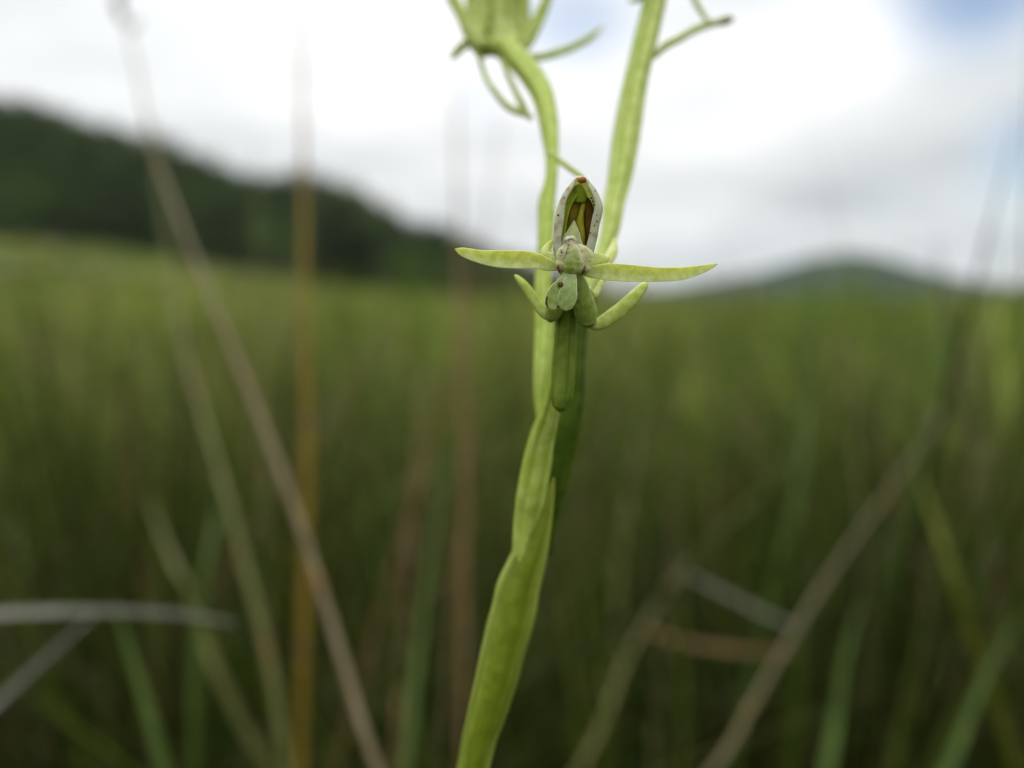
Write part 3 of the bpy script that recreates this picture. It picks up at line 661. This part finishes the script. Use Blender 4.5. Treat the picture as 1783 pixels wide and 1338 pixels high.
# main stem, foot to frame top
def stem_piece(name, rows, mat, extra=None, n=60, **kw):
    pts, rr = [], []
    for r in rows:
        r = list(r) + [0] * (7 - len(r)); k = (FOCUS - r[2] * K) / FPX
        pts.append(near(*r[:3])); rr.append((r[3] * k, r[4] * k, r[5], r[6]))
    if extra:
        for p, rd in extra: pts.append(p); rr.append((rd, rd, 0, 0))
    v, f, u = sweep(pts, rr, n, 28, 'tube', .02, 5)
    return link(name, v, f, mat, orchid, u)
stem_piece('stem', [(950, 905, -318, 14, 14), (915, 1010, -312, 20, 18), (872, 1150, -308, 20, 20), (838, 1280, -308, 20, 20), (812, 1380, -312, 21, 21), (775, 1520, -330, 25, 25)], STEM_SHADED,
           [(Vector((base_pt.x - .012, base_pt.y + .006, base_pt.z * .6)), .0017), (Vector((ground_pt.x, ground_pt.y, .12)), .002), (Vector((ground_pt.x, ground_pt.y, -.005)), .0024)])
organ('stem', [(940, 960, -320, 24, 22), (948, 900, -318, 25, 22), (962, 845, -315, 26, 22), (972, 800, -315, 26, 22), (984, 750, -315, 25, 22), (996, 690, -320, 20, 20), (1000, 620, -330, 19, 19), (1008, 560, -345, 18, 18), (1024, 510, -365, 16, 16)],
      STEM_SHADED, orchid, n=60, m=28, jitter=.02, ribs=.1, label='dark green shaded stretch of stem behind the spur')
organ('rachis', [(1018, 525, -355, 14, 14), (1036, 480, -370, 15, 15), (1052, 435, -395, 14, 14), (1062, 402, -415, 16, 16), (1070, 350, -450, 18.5, 18), (1078, 315, -470, 20, 19), (1089, 245, -510, 23, 22), (1104, 155, -550, 20.5, 20), (1119, 90, -575, 20, 19), (1132, 35, -595, 19, 18), (1145, -20, -610, 18, 18), (1160, -110, -640, 17, 17), (1172, -260, -690, 14, 14), (1176, -420, -740, 10, 10), (1178, -500, -770, 2, 2)],
      STEMTOP, orchid, n=110, m=40, jitter=.025, ribs=.2)
# sheathing bract, wraps the stem, channelled, tip at its top
organ('bract', [(964, 832, -240, .8, 1.2), (959, 856, -244, 7, 4), (950, 880, -250, 14.5, 7), (941, 914, -258, 20, 12), (928, 952, -268, 28, 20), (915, 990, -276, 34, 26), (903, 1026, -282, 38.5, 30), (896, 1063, -286, 40, 33), (886, 1100, -288, 39.5, 34), (876, 1137, -290, 38, 34), (867, 1175, -292, 36.5, 33),
      (857, 1212, -294, 34.5, 32), (846, 1250, -296, 32.5, 31), (835, 1286, -299, 30, 29), (827, 1323, -302, 28.5, 28), (812, 1385, -308, 27, 27), (790, 1470, -315, 26, 26)],
      BRACT, orchid, n=90, m=44, jitter=.02, ribs=.035, label='broad wrapping bract with a yellowish tip')
organ('bract', [(1150, -60, -600, 1, 1.4, 0, .1), (1142, -30, -595, 10, 2, 0, .5), (1135, 10, -590, 15, 2, 0, .9), (1128, 60, -590, 12, 2, 0, 1)], BACKPET, orchid, n=24, m=20, section='leaf')

# ---- open front flower
fl = bpy.data.objects.new('flower', None); C.objects.link(fl); fl.parent = orchid; fl['label'] = 'open flower facing the lens in sharp focus'
organ('ovary', [(905, 1000, -268, 12, 12), (912, 950, -266, 19, 17), (917, 905, -262, 22, 18), (925, 860, -250, 24, 20), (934, 810, -238, 24, 20), (943, 765, -220, 21, 18), (956, 720, -195, 17, 16), (968, 670, -175, 15, 15), (980, 600, -150, 16, 16), (988, 530, -110, 17, 16), (994, 480, -60, 18, 16), (996, 455, -30, 12, 10)],
      OVARY, fl, n=90, m=40, ribs=.24)
organ('spur', [(993, 478, -30, 12, 11), (989, 515, -52, 16, 14), (986, 555, -76, 18.5, 16), (984, 600, -90, 20, 17), (981.5, 645, -100, 21, 18), (979.5, 676, -106, 20.5, 18), (977, 699, -108, 17.5, 16), (975, 712, -108, 10.5, 10), (974, 718, -108, 1.5, 1.5)], SPUR, fl, n=60, m=32, ribs=.0)
# lateral sepals: the two long outspread arms
organ('lateral_sepal', [(975, 466, -6, 6, 5, 0, .1), (955, 462, -2, 10, 4.5, 0, .3), (932, 454, 2, 14, 4.6, .05, .5), (905, 452, 4, 15.5, 4.4, .08, .6), (875, 451, 4, 15, 4.2, .1, .6), (845, 448.5, 0, 12.5, 4, .1, .55), (818, 442.5, -6, 9.4, 3.4, .1, .5), (802, 437.5, -10, 6.2, 2.8, .1, .3), (792, 434, -12, .6, .8, 0, 0)],
      SEPAL, fl, n=70, m=32, section='leaf', jitter=.03, seed=4, label='left side sepal with a browned lower margin')
organ('lateral_sepal', [(1014, 474, -6, 6, 5, 0, .1), (1030, 474, -2, 10.5, 4.5, 0, .3), (1055, 473.5, 2, 14.5, 4.6, -.05, .5), (1085, 475, 4, 15.2, 4.4, -.08, .6), (1120, 477, 5, 13.8, 4.2, -.1, .6), (1155, 478, 4, 12.6, 4, -.1, .55), (1190, 476, 0, 11, 3.6, -.1, .5), (1220, 469.5, -5, 7.6, 3, -.1, .4), (1240, 463.5, -9, 4, 2.2, 0, .2), (1250, 460, -11, .6, .8, 0, 0)],
      SEPAL, fl, n=70, m=32, section='leaf', jitter=.025, seed=8)
# dorsal sepal: the hood, a shell open to the front
def hood():
    #      row,  left, right, back depth, front z
    prof = [(452, 967, 1031, 10, 12), (440, 964.5, 1034, 22, 12), (420, 963, 1038, 30, 13), (400, 964.5, 1042, 34, 14), (380, 967, 1046.5, 36, 15), (360, 971, 1049, 36, 16), (345, 977, 1045, 34, 17), (330, 986, 1037, 28, 18), (319, 994, 1028, 20, 18), (311, 1001, 1022, 12, 17), (306.5, 1008, 1017, 5, 15)]
    R_ = crom(prof, 44); nv = 57; th = 2.2; verts, uvs = [], []
    for sgn in (0, 1):
        for i, (py, l, r, bk, fr) in enumerate(R_):
            cx, hw = (l + r) / 2, (r - l) / 2; f = i / 43
            a_max = math.radians(149 - 8 * f + 2.5 * math.sin(f * 19))
            for j in range(nv):
                q = 2 * j / (nv - 1) - 1; a = q * a_max
                rr = hw - (th * min(1, hw / 10) if sgn else 0)
                wav = 1 + .012 * math.sin(f * 25 + q * 3) 
                x = cx + rr * wav * math.sin(a) * (1 if abs(a) < math.pi / 2 else (1 + .18 * (abs(a) - math.pi / 2)))
                zc = -math.cos(a)
                z = zc * ((bk - (th if sgn else 0)) if zc < 0 else (fr * 1.0 + (0 if sgn else 1.4)))
                sag = 1.3 * math.sin(f * 14 + q * 2) if abs(q) > .8 else 0
                verts.append(near(x + sag * .6, py + (2 * math.sin(q * 9 + f * 6) * .3), z)); uvs.append((.5 + .5 * q - (.085 if q > 0 else -.02) * min(1, abs(q) * 3), .3 + f * .45))
    fs_ = []; M = 44 * nv
    for i in range(43):
        for j in range(nv - 1):
            a = i * nv + j; fs_.append((a, a + 1, a + nv + 1, a + nv)); fs_.append((M + a, M + a + nv, M + a + nv + 1, M + a + 1))
        for j in (0, nv - 1):
            a = i * nv + j; fs_.append((a, M + a, M + a + nv, a + nv) if j else (a, a + nv, M + a + nv, M + a))
    for j in range(nv - 1):
        fs_.append((j, M + j, M + j + 1, j + 1)); a = 43 * nv + j; fs_.append((a, a + 1, M + a + 1, M + a))
    return link('dorsal_sepal', verts, fs_, HOOD, fl, uvs)
hd = hood(); hd['label'] = 'pale speckled hood sepal open to the front'
bead('withered_tip', 1013, 313.5, 17, 7.2, 6, 5.5, TIPM, fl, 3, label='orange brown withered tip of the hood')
# petals lining the hood
organ('petal', [(978, 440, -2, 5, 1.8, .5, .2), (978, 415, -2, 6.5, 1.8, .6, .3), (981, 390, -2, 7.5, 1.8, .6, .4), (987, 362, -2, 8, 1.8, .55, .4), (997, 340, -2, 8, 1.8, .3, .4), (1008, 325, 2, 5, 1.4, 0, .2), (1012, 319, 6, .8, .8, 0, 0)], PETAL, fl, n=44, m=22, section='leaf', seed=2)
organ('petal', [(1009, 352, -8, 11, 2, 0, -.3), (1009, 342, -4, 13, 2, 0, -.3), (1009, 332, 1, 9.5, 2, 0, -.2), (1010, 322, 6, 4, 1.6, 0, 0)], PETAL, fl, n=24, m=20, section='leaf', seed=6)
# anther cells, brown, either side of a yellow ridge
organ('anther_cell', [(990, 440, -18, 8, 6), (991, 415, -19, 12.5, 9), (994, 390, -20, 13.5, 10), (998, 366, -20, 12.5, 9), (1005, 349, -16, 9, 6), (1010, 339, -9, 1, 1)], ANTHER, fl, n=34, m=20, seed=2)
organ('anther_cell', [(1025, 442, -18, 8, 6), (1026, 415, -20, 11, 9), (1026, 390, -21, 11.5, 10), (1023, 366, -21, 11, 9), (1018, 349, -17, 8, 6), (1013, 338, -10, 1, 1)], ANTHDK, fl, n=34, m=20, seed=3)
organ('connective', [(1014, 428, -10, 4, 4), (1013, 408, -10, 6, 5), (1009.5, 391, -10, 7.5, 5), (1012, 373, -11, 5, 5), (1015, 358, -13, 4.5, 4), (1015.5, 349, -14, 2, 2)], RIDGE, fl, n=34, m=18, seed=4)
organ('rostellum', [(1000, 384, 2, .7, 1, 0, 0), (999, 394, 5, 6, 1.2, 0, -.3), (998, 406, 8, 12.5, 1.4, 0, -.35), (996, 420, 9, 18, 1.6, 0, -.4), (996, 438, 9, 22, 1.8, 0, -.4)], ROST, fl, n=30, m=26, section='leaf', seed=5)
# column face with stigma below the hood
organ('column', [(996, 480, 6, 9, 4), (996, 476, 9, 16, 6), (997, 468, 12, 20, 7.5), (998, 457, 14, 21, 8), (998, 447, 16, 18, 7), (997, 438, 17, 13.5, 6), (995.5, 430, 17, 10, 5), (994, 424, 17, 9, 5), (993.5, 419, 16, 8.5, 5), (993, 415.5, 14, 6.5, 3)], COLUMN, fl, n=44, m=30, jitter=.09, seed=6)
organ('stigma_lobe', [(976, 477, 6, 3, 2), (976, 466, 12, 8, 4), (978, 452, 14, 10, 4.5), (980, 440, 14, 9, 4.5), (984, 431, 13, 6, 4), (989, 424, 12, 2, 2)], LOBE, fl, n=36, m=22, jitter=.12, seed=7)
organ('stigma_lobe', [(1016, 479, 6, 3, 2), (1018, 468, 12, 10, 4), (1017, 455, 14, 14, 5), (1017, 444, 14, 14.5, 5), (1012, 436, 14, 10, 4.5), (1004, 427, 13, 4, 3)], LOBE, fl, n=36, m=22, jitter=.12, seed=9)
organ('column_ridge', [(988, 426, 20, .8, .8), (985.5, 433, 21.5, 1.3, 1.3), (983.5, 441, 21.5, 1.3, 1.2), (982, 449, 20.5, .7, .7)], RIM, fl, n=20, m=12, jitter=.15, seed=2)
organ('column_ridge', [(1000, 426, 20, .8, .8), (1002, 433, 21.5, 1.3, 1.3), (1004, 440, 21.5, 1.3, 1.2), (1006, 447, 20.5, .7, .7)], RIM, fl, n=20, m=12, jitter=.15, seed=5)
organ('column_tip', [(986, 424, 19, 2, 2), (987, 417, 20, 3.4, 3), (993.5, 414.5, 20.5, 3.6, 3), (1000, 417, 20, 3.4, 3), (1001, 424, 19, 2, 2)], RIM, fl, n=30, m=14, jitter=.2, seed=6)
organ('scar', [(973, 460, 16, 1.2, 1), (971.5, 466, 17, 2.2, 1.6), (974, 471, 17, 2.2, 1.6), (972.5, 475, 16, 1, 1)], SCAR, fl, n=20, m=12, jitter=.2, label='brown scar at the left of the column')
organ('scar', [(1019, 463, 16, 1, 1), (1017.5, 469, 18, 2, 1.6), (1015, 475, 17, 2.4, 1.6), (1011.5, 479, 15, .8, .8)], SCAR, fl, n=20, m=12, jitter=.2, seed=4, label='brown scar at the right of the column')
for k, (x_, y_, z_, s_) in enumerate([(990.5, 427, 20, 2), (996, 428.5, 20.5, 2.2), (978, 440, 22, 1.9), (1007, 451, 27, 1.1), (980, 471.5, 24, 2.1), (997.5, 469, 26, 1.5), (999, 398, 5.5, 1.7), (1029.5, 345, 20, 2), (1032.5, 351, 19.5, 2), (1034.5, 357, 19, 1.8),
      (1039, 375, 17, 1.2), (1039.5, 386, 16, 1.6), (972, 375, 17, 1.9), (982, 344, 18, 1.2), (985, 420, 21, 1.4), (1004, 540, -30, 1.2)]):
    bead('spot', x_, y_, z_, s_, s_ * .95, 1.0, SCAR, fl, k)
# the lip: two small rim-edged lobes in front
organ('lip_lobe', [(987, 476, 8, 6, 3, 0, 0), (980, 490, 12, 8.5, 2.6, 0, .2), (969, 506, 14, 12.5, 2.4, .05, .3), (963, 521, 13, 14.5, 2.4, .05, .35), (961.5, 532, 11, 12.5, 2.4, .05, .35), (961, 538, 10, 7, 2, 0, .2), (960.5, 540.5, 9, 1, 1, 0, 0)], LIP, fl, n=44, m=28, section='leaf', jitter=.04, seed=2)
organ('lip_lobe', [(994, 474, 10, 8, 3.4, 0, 0), (993, 488, 15, 11.5, 2.6, -.05, .2), (990.5, 504, 18, 14.5, 2.5, -.05, .3), (988, 520, 18, 16, 2.5, -.05, .35), (986.5, 532, 16, 12.8, 2.4, -.05, .35), (986, 539, 14, 7.5, 2, 0, .2), (986, 542, 13, 1, 1, 0, 0)], LIP, fl, n=44, m=28, section='leaf', jitter=.04, seed=3)
bead('spot', 976, 496.5, 19, 5, 5.2, 2.2, SCAR, fl, 30, label='large brown blot on the left lip lobe')
organ('scar', [(953.5, 513, 15, .8, .8), (951.5, 520, 15, 1.8, 1.4), (951.5, 529, 14, 1.6, 1.4), (954.5, 535, 13, .8, .8)], SCAR, fl, n=20, m=10, jitter=.25, seed=6)
bead('spot', 971, 534, 14, 1.6, 2.2, 1, SCAR, fl, 31)
# side lobes of lip and petals that curl down behind and out
organ('lip_claw', [(1004, 474, -14, 8, 8), (1009, 495, -22, 14, 12), (1014, 518, -32, 18, 16), (1019, 540, -44, 20, 18), (1022, 556, -52, 18, 16), (1023, 567, -56, 11, 10), (1023, 571, -57, 1.5, 1.5)], CLAW, fl, n=50, m=28, jitter=.03, seed=4)
organ('side_lobe', [(1024, 563, -60, 5, 5), (1034, 567, -62, 8, 8), (1046, 563, -64, 11.5, 9), (1064, 552, -68, 13, 9), (1087, 534, -72, 12.5, 8), (1107, 514, -76, 10.5, 7), (1119, 501, -80, 8, 5), (1126, 493, -82, 3.4, 2.4), (1127.5, 491, -83, .8, .8)], SIDELOBE, fl, n=64, m=26, jitter=.05, seed=14)
organ('lip_claw', [(984, 476, -16, 8, 8), (977, 500, -28, 12, 12), (970, 524, -40, 14, 13), (963, 544, -50, 15, 13), (959, 556, -54, 10, 9), (958, 562, -56, 1.5, 1.5)], CLAW, fl, n=50, m=28, jitter=.03, seed=5)
organ('side_lobe', [(962, 556, -62, 4, 4), (952, 550, -64, 8, 7), (941, 538, -68, 9, 7), (929, 520, -72, 8.5, 6), (916, 501, -76, 7.5, 5), (905, 488, -80, 5.8, 4), (898, 481, -82, 3, 2), (896, 479, -83, .8, .8)], SIDELOBE, fl, n=64, m=26, jitter=.05, seed=15)
organ('side_lobe', [(1024, 505, -60, 7, 5), (1034, 514, -70, 6, 4), (1042, 503, -80, 5.5, 4), (1051, 488, -90, 5, 3.5), (1060, 476, -100, 3.5, 3)], SEPAL, fl, n=34, m=18, seed=6)
organ('petal_lobe', [(972, 458, -20, 6, 5), (960, 452, -24, 11, 6), (950, 443, -30, 10, 6), (954, 431, -34, 7, 5), (962, 420, -34, 3, 3)], SEPAL, fl, n=34, m=20, jitter=.05, seed=7)
organ('petal_lobe', [(1020, 462, -20, 8, 5), (1036, 452, -26, 11, 6), (1050, 452, -34, 9, 6), (1060, 450, -44, 4, 3)], SEPAL, fl, n=34, m=20, jitter=.05, seed=8)
organ('petal_lobe', [(1052, 462, -150, 8, 6), (1062, 448, -170, 10, 7), (1068, 432, -190, 8, 6), (1070, 416, -200, 3, 3)], SEPAL, fl, n=30, m=18, jitter=.05, seed=9)

# ---- the flower behind, upper left, seen from its back
f2 = bpy.data.objects.new('flower', None); C.objects.link(f2); f2.parent = orchid; f2['label'] = 'blurred flower at the upper left seen from its back'
organ('ovary', [(946, 745, -312, 8, 8), (939, 695, -318, 9, 9), (941, 675, -320, 12, 12), (944, 635, -325, 15, 14), (947, 580, -345, 15.5, 14), (945, 500, -365, 14, 14), (949, 430, -390, 13.5, 13), (951, 390, -410, 14.5, 14), (952, 350, -430, 14, 13), (959, 315, -450, 10.5, 10), (961, 275, -480, 10.5, 10), (958, 240, -510, 13.5, 13), (954, 205, -540, 16.5, 16), (944, 165, -580, 19, 18), (924, 130, -620, 20, 19), (900, 102, -660, 20, 19), (880, 78, -690, 16, 16)], OVARY, f2, n=110, m=40, ribs=.2)
organ('dorsal_sepal', [(893, 92, -680, 14, 8, 0, .2), (880, 78, -720, 28, 8, 0, -.5), (874, 50, -760, 32, 9, 0, -.6), (876, 12, -780, 33, 9, 0, -.7), (880, -28, -780, 27, 8, 0, -.8), (876, -64, -770, 20, 6, 0, -.5), (880, -80, -760, 1, 2, 0, 0)], BACKPET, f2, n=44, m=30, section='leaf', jitter=.05)
organ('lateral_sepal', [(862, 82, -700, 12, 8), (840, 84, -730, 17, 8), (822, 62, -760, 14, 7), (804, 28, -790, 11, 6), (786, -8, -810, 11, 5), (768, -52, -820, 6, 4), (760, -76, -825, 1, 1)], BACKPET, f2, n=40, m=20, jitter=.05, seed=2)
organ('lateral_sepal', [(896, 90, -710, 10, 7), (914, 74, -730, 14, 6), (932, 44, -750, 12, 5), (948, 10, -765, 10, 4), (962, -28, -775, 7, 4), (970, -56, -780, 1, 1)], BACKPET, f2, n=40, m=20, jitter=.04, seed=3)
organ('lip_lobe', [(905, 98, -700, 7, 6), (935, 100, -720, 7, 5), (968, 93, -750, 7, 5), (1002, 80, -780, 6.5, 4), (1030, 64, -810, 6, 4), (1050, 46, -840, 2, 2)], BACKPET, f2, n=40, m=18, seed=4)
organ('lip_lobe', [(838, 70, -720, 8, 6), (816, 74, -750, 8, 6), (800, 86, -770, 8, 6), (788, 99, -780, 5, 4), (784, 104, -782, 1, 1)], BACKPET, f2, n=26, m=18, seed=5)
organ('spur', [(832, 92, -700, 5, 5), (842, 124, -700, 5, 5), (860, 158, -635, 5.5, 5), (884, 186, -620, 6, 5), (912, 198, -590, 6, 5), (926, 203, -570, 3, 3)], BACKPET, f2, n=40, m=16, seed=6)
organ('lip_lobe', [(872, 98, -700, 5, 4), (884, 130, -635, 5, 4), (898, 160, -620, 5.5, 5), (914, 192, -590, 6, 5), (924, 210, -570, 2, 2)], BACKPET, f2, n=34, m=16, seed=7)
organ('petal', [(858, 88, -710, 14, 10), (866, 66, -780, 26, 14), (878, 30, -800, 24, 12), (894, 0, -800, 14, 8), (902, -30, -795, 1, 1)], BACKPET, f2, n=36, m=22, jitter=.07, seed=8)
organ('petal_lobe', [(838, 84, -700, 10, 8), (830, 60, -720, 14, 8), (836, 30, -750, 15, 8), (846, -4, -760, 10, 6), (850, -30, -760, 1, 1)], BACKPET, f2, n=36, m=20, jitter=.06, seed=9)
organ('petal', [(870, 90, -700, 12, 9, .3, .2), (850, 70, -740, 19, 7, .3, .3), (836, 44, -770, 20, 6, .3, .4), (826, 14, -790, 15, 5, .3, .4), (818, -16, -800, 8, 4, .2, .3), (812, -40, -805, 1, 1, 0, 0)], BACKPET, f2, n=40, m=24, section='leaf', jitter=.08, seed=12)
organ('petal', [(888, 88, -700, 10, 8, -.3, .2), (898, 66, -740, 14, 6, -.3, .3), (908, 38, -770, 13, 5, -.3, .4), (914, 6, -790, 10, 5, -.3, .3), (918, -26, -800, 1, 1, 0, 0)], BACKPET, f2, n=40, m=24, section='leaf', jitter=.08, seed=13)
# ---- a third flower above the frame top, of which the hanging segments show
f3 = bpy.data.objects.new('flower', None); C.objects.link(f3); f3.parent = orchid; f3['label'] = 'blurred flower at the top right whose thin lobes reach into view'
organ('lip_lobe', [(1140, 100, -590, 4, 4), (1156, 82, -600, 7, 6), (1182, 68, -620, 6.5, 5), (1210, 52, -640, 6.5, 5), (1238, 42, -660, 6, 5), (1262, 38, -670, 6, 5)], BACKPET, f3, n=40, m=18, seed=2)
organ('lobe_tip', [(1246, 41, -664, 4, 4), (1260, 37, -669, 7.4, 6), (1272, 34, -673, 6, 5), (1279, 33, -676, 1, 1)], DRYTIP, f3, n=16, m=16, label='browned tip of the thin lobe')
organ('lip_lobe', [(1238, 44, -660, 3, 3), (1222, 22, -670, 4.5, 4), (1208, -4, -680, 5, 4), (1198, -40, -690, 6, 5), (1190, -80, -700, 6, 5)], BACKPET, f3, n=34, m=16, seed=3)
organ('lip_lobe', [(1158, -60, -640, 5, 4), (1130, -20, -660, 6, 5), (1112, -2, -680, 6, 5), (1094, 2, -690, 2, 2)], BACKPET, f3, n=28, m=16, seed=4)
organ('ovary', [(1143, -10, -620, 12, 12), (1162, -60, -650, 18, 17), (1180, -110, -690, 18, 17), (1192, -150, -720, 12, 12)], OVARY, f3, n=34, m=20)
organ('dorsal_sepal', [(1190, -130, -710, 10, 6, 0, .2), (1196, -160, -740, 28, 6, 0, -.6), (1196, -195, -750, 30, 6, 0, -.8), (1192, -230, -740, 14, 5, 0, -.5), (1190, -245, -735, 1, 2)], BACKPET, f3, n=34, m=24, section='leaf')
organ('lateral_sepal', [(1196, -140, -720, 8, 6), (1240, -150, -740, 12, 5), (1290, -170, -760, 10, 4), (1330, -200, -770, 1, 1)], BACKPET, f3, n=34, m=18)
organ('lateral_sepal', [(1184, -140, -720, 8, 6), (1140, -150, -740, 12, 5), (1090, -170, -760, 10, 4), (1050, -200, -770, 1, 1)], BACKPET, f3, n=34, m=18)
# ---- a small spur seen between the two, reaching the hood from behind
organ('spur', [(952, 262, -430, 3, 3), (972, 278, -400, 5, 5), (990, 292, -370, 5, 5), (1010, 306, -340, 4, 4), (1018, 312, -330, 1, 1)], BACKPET, f2, n=28, m=14, seed=9)
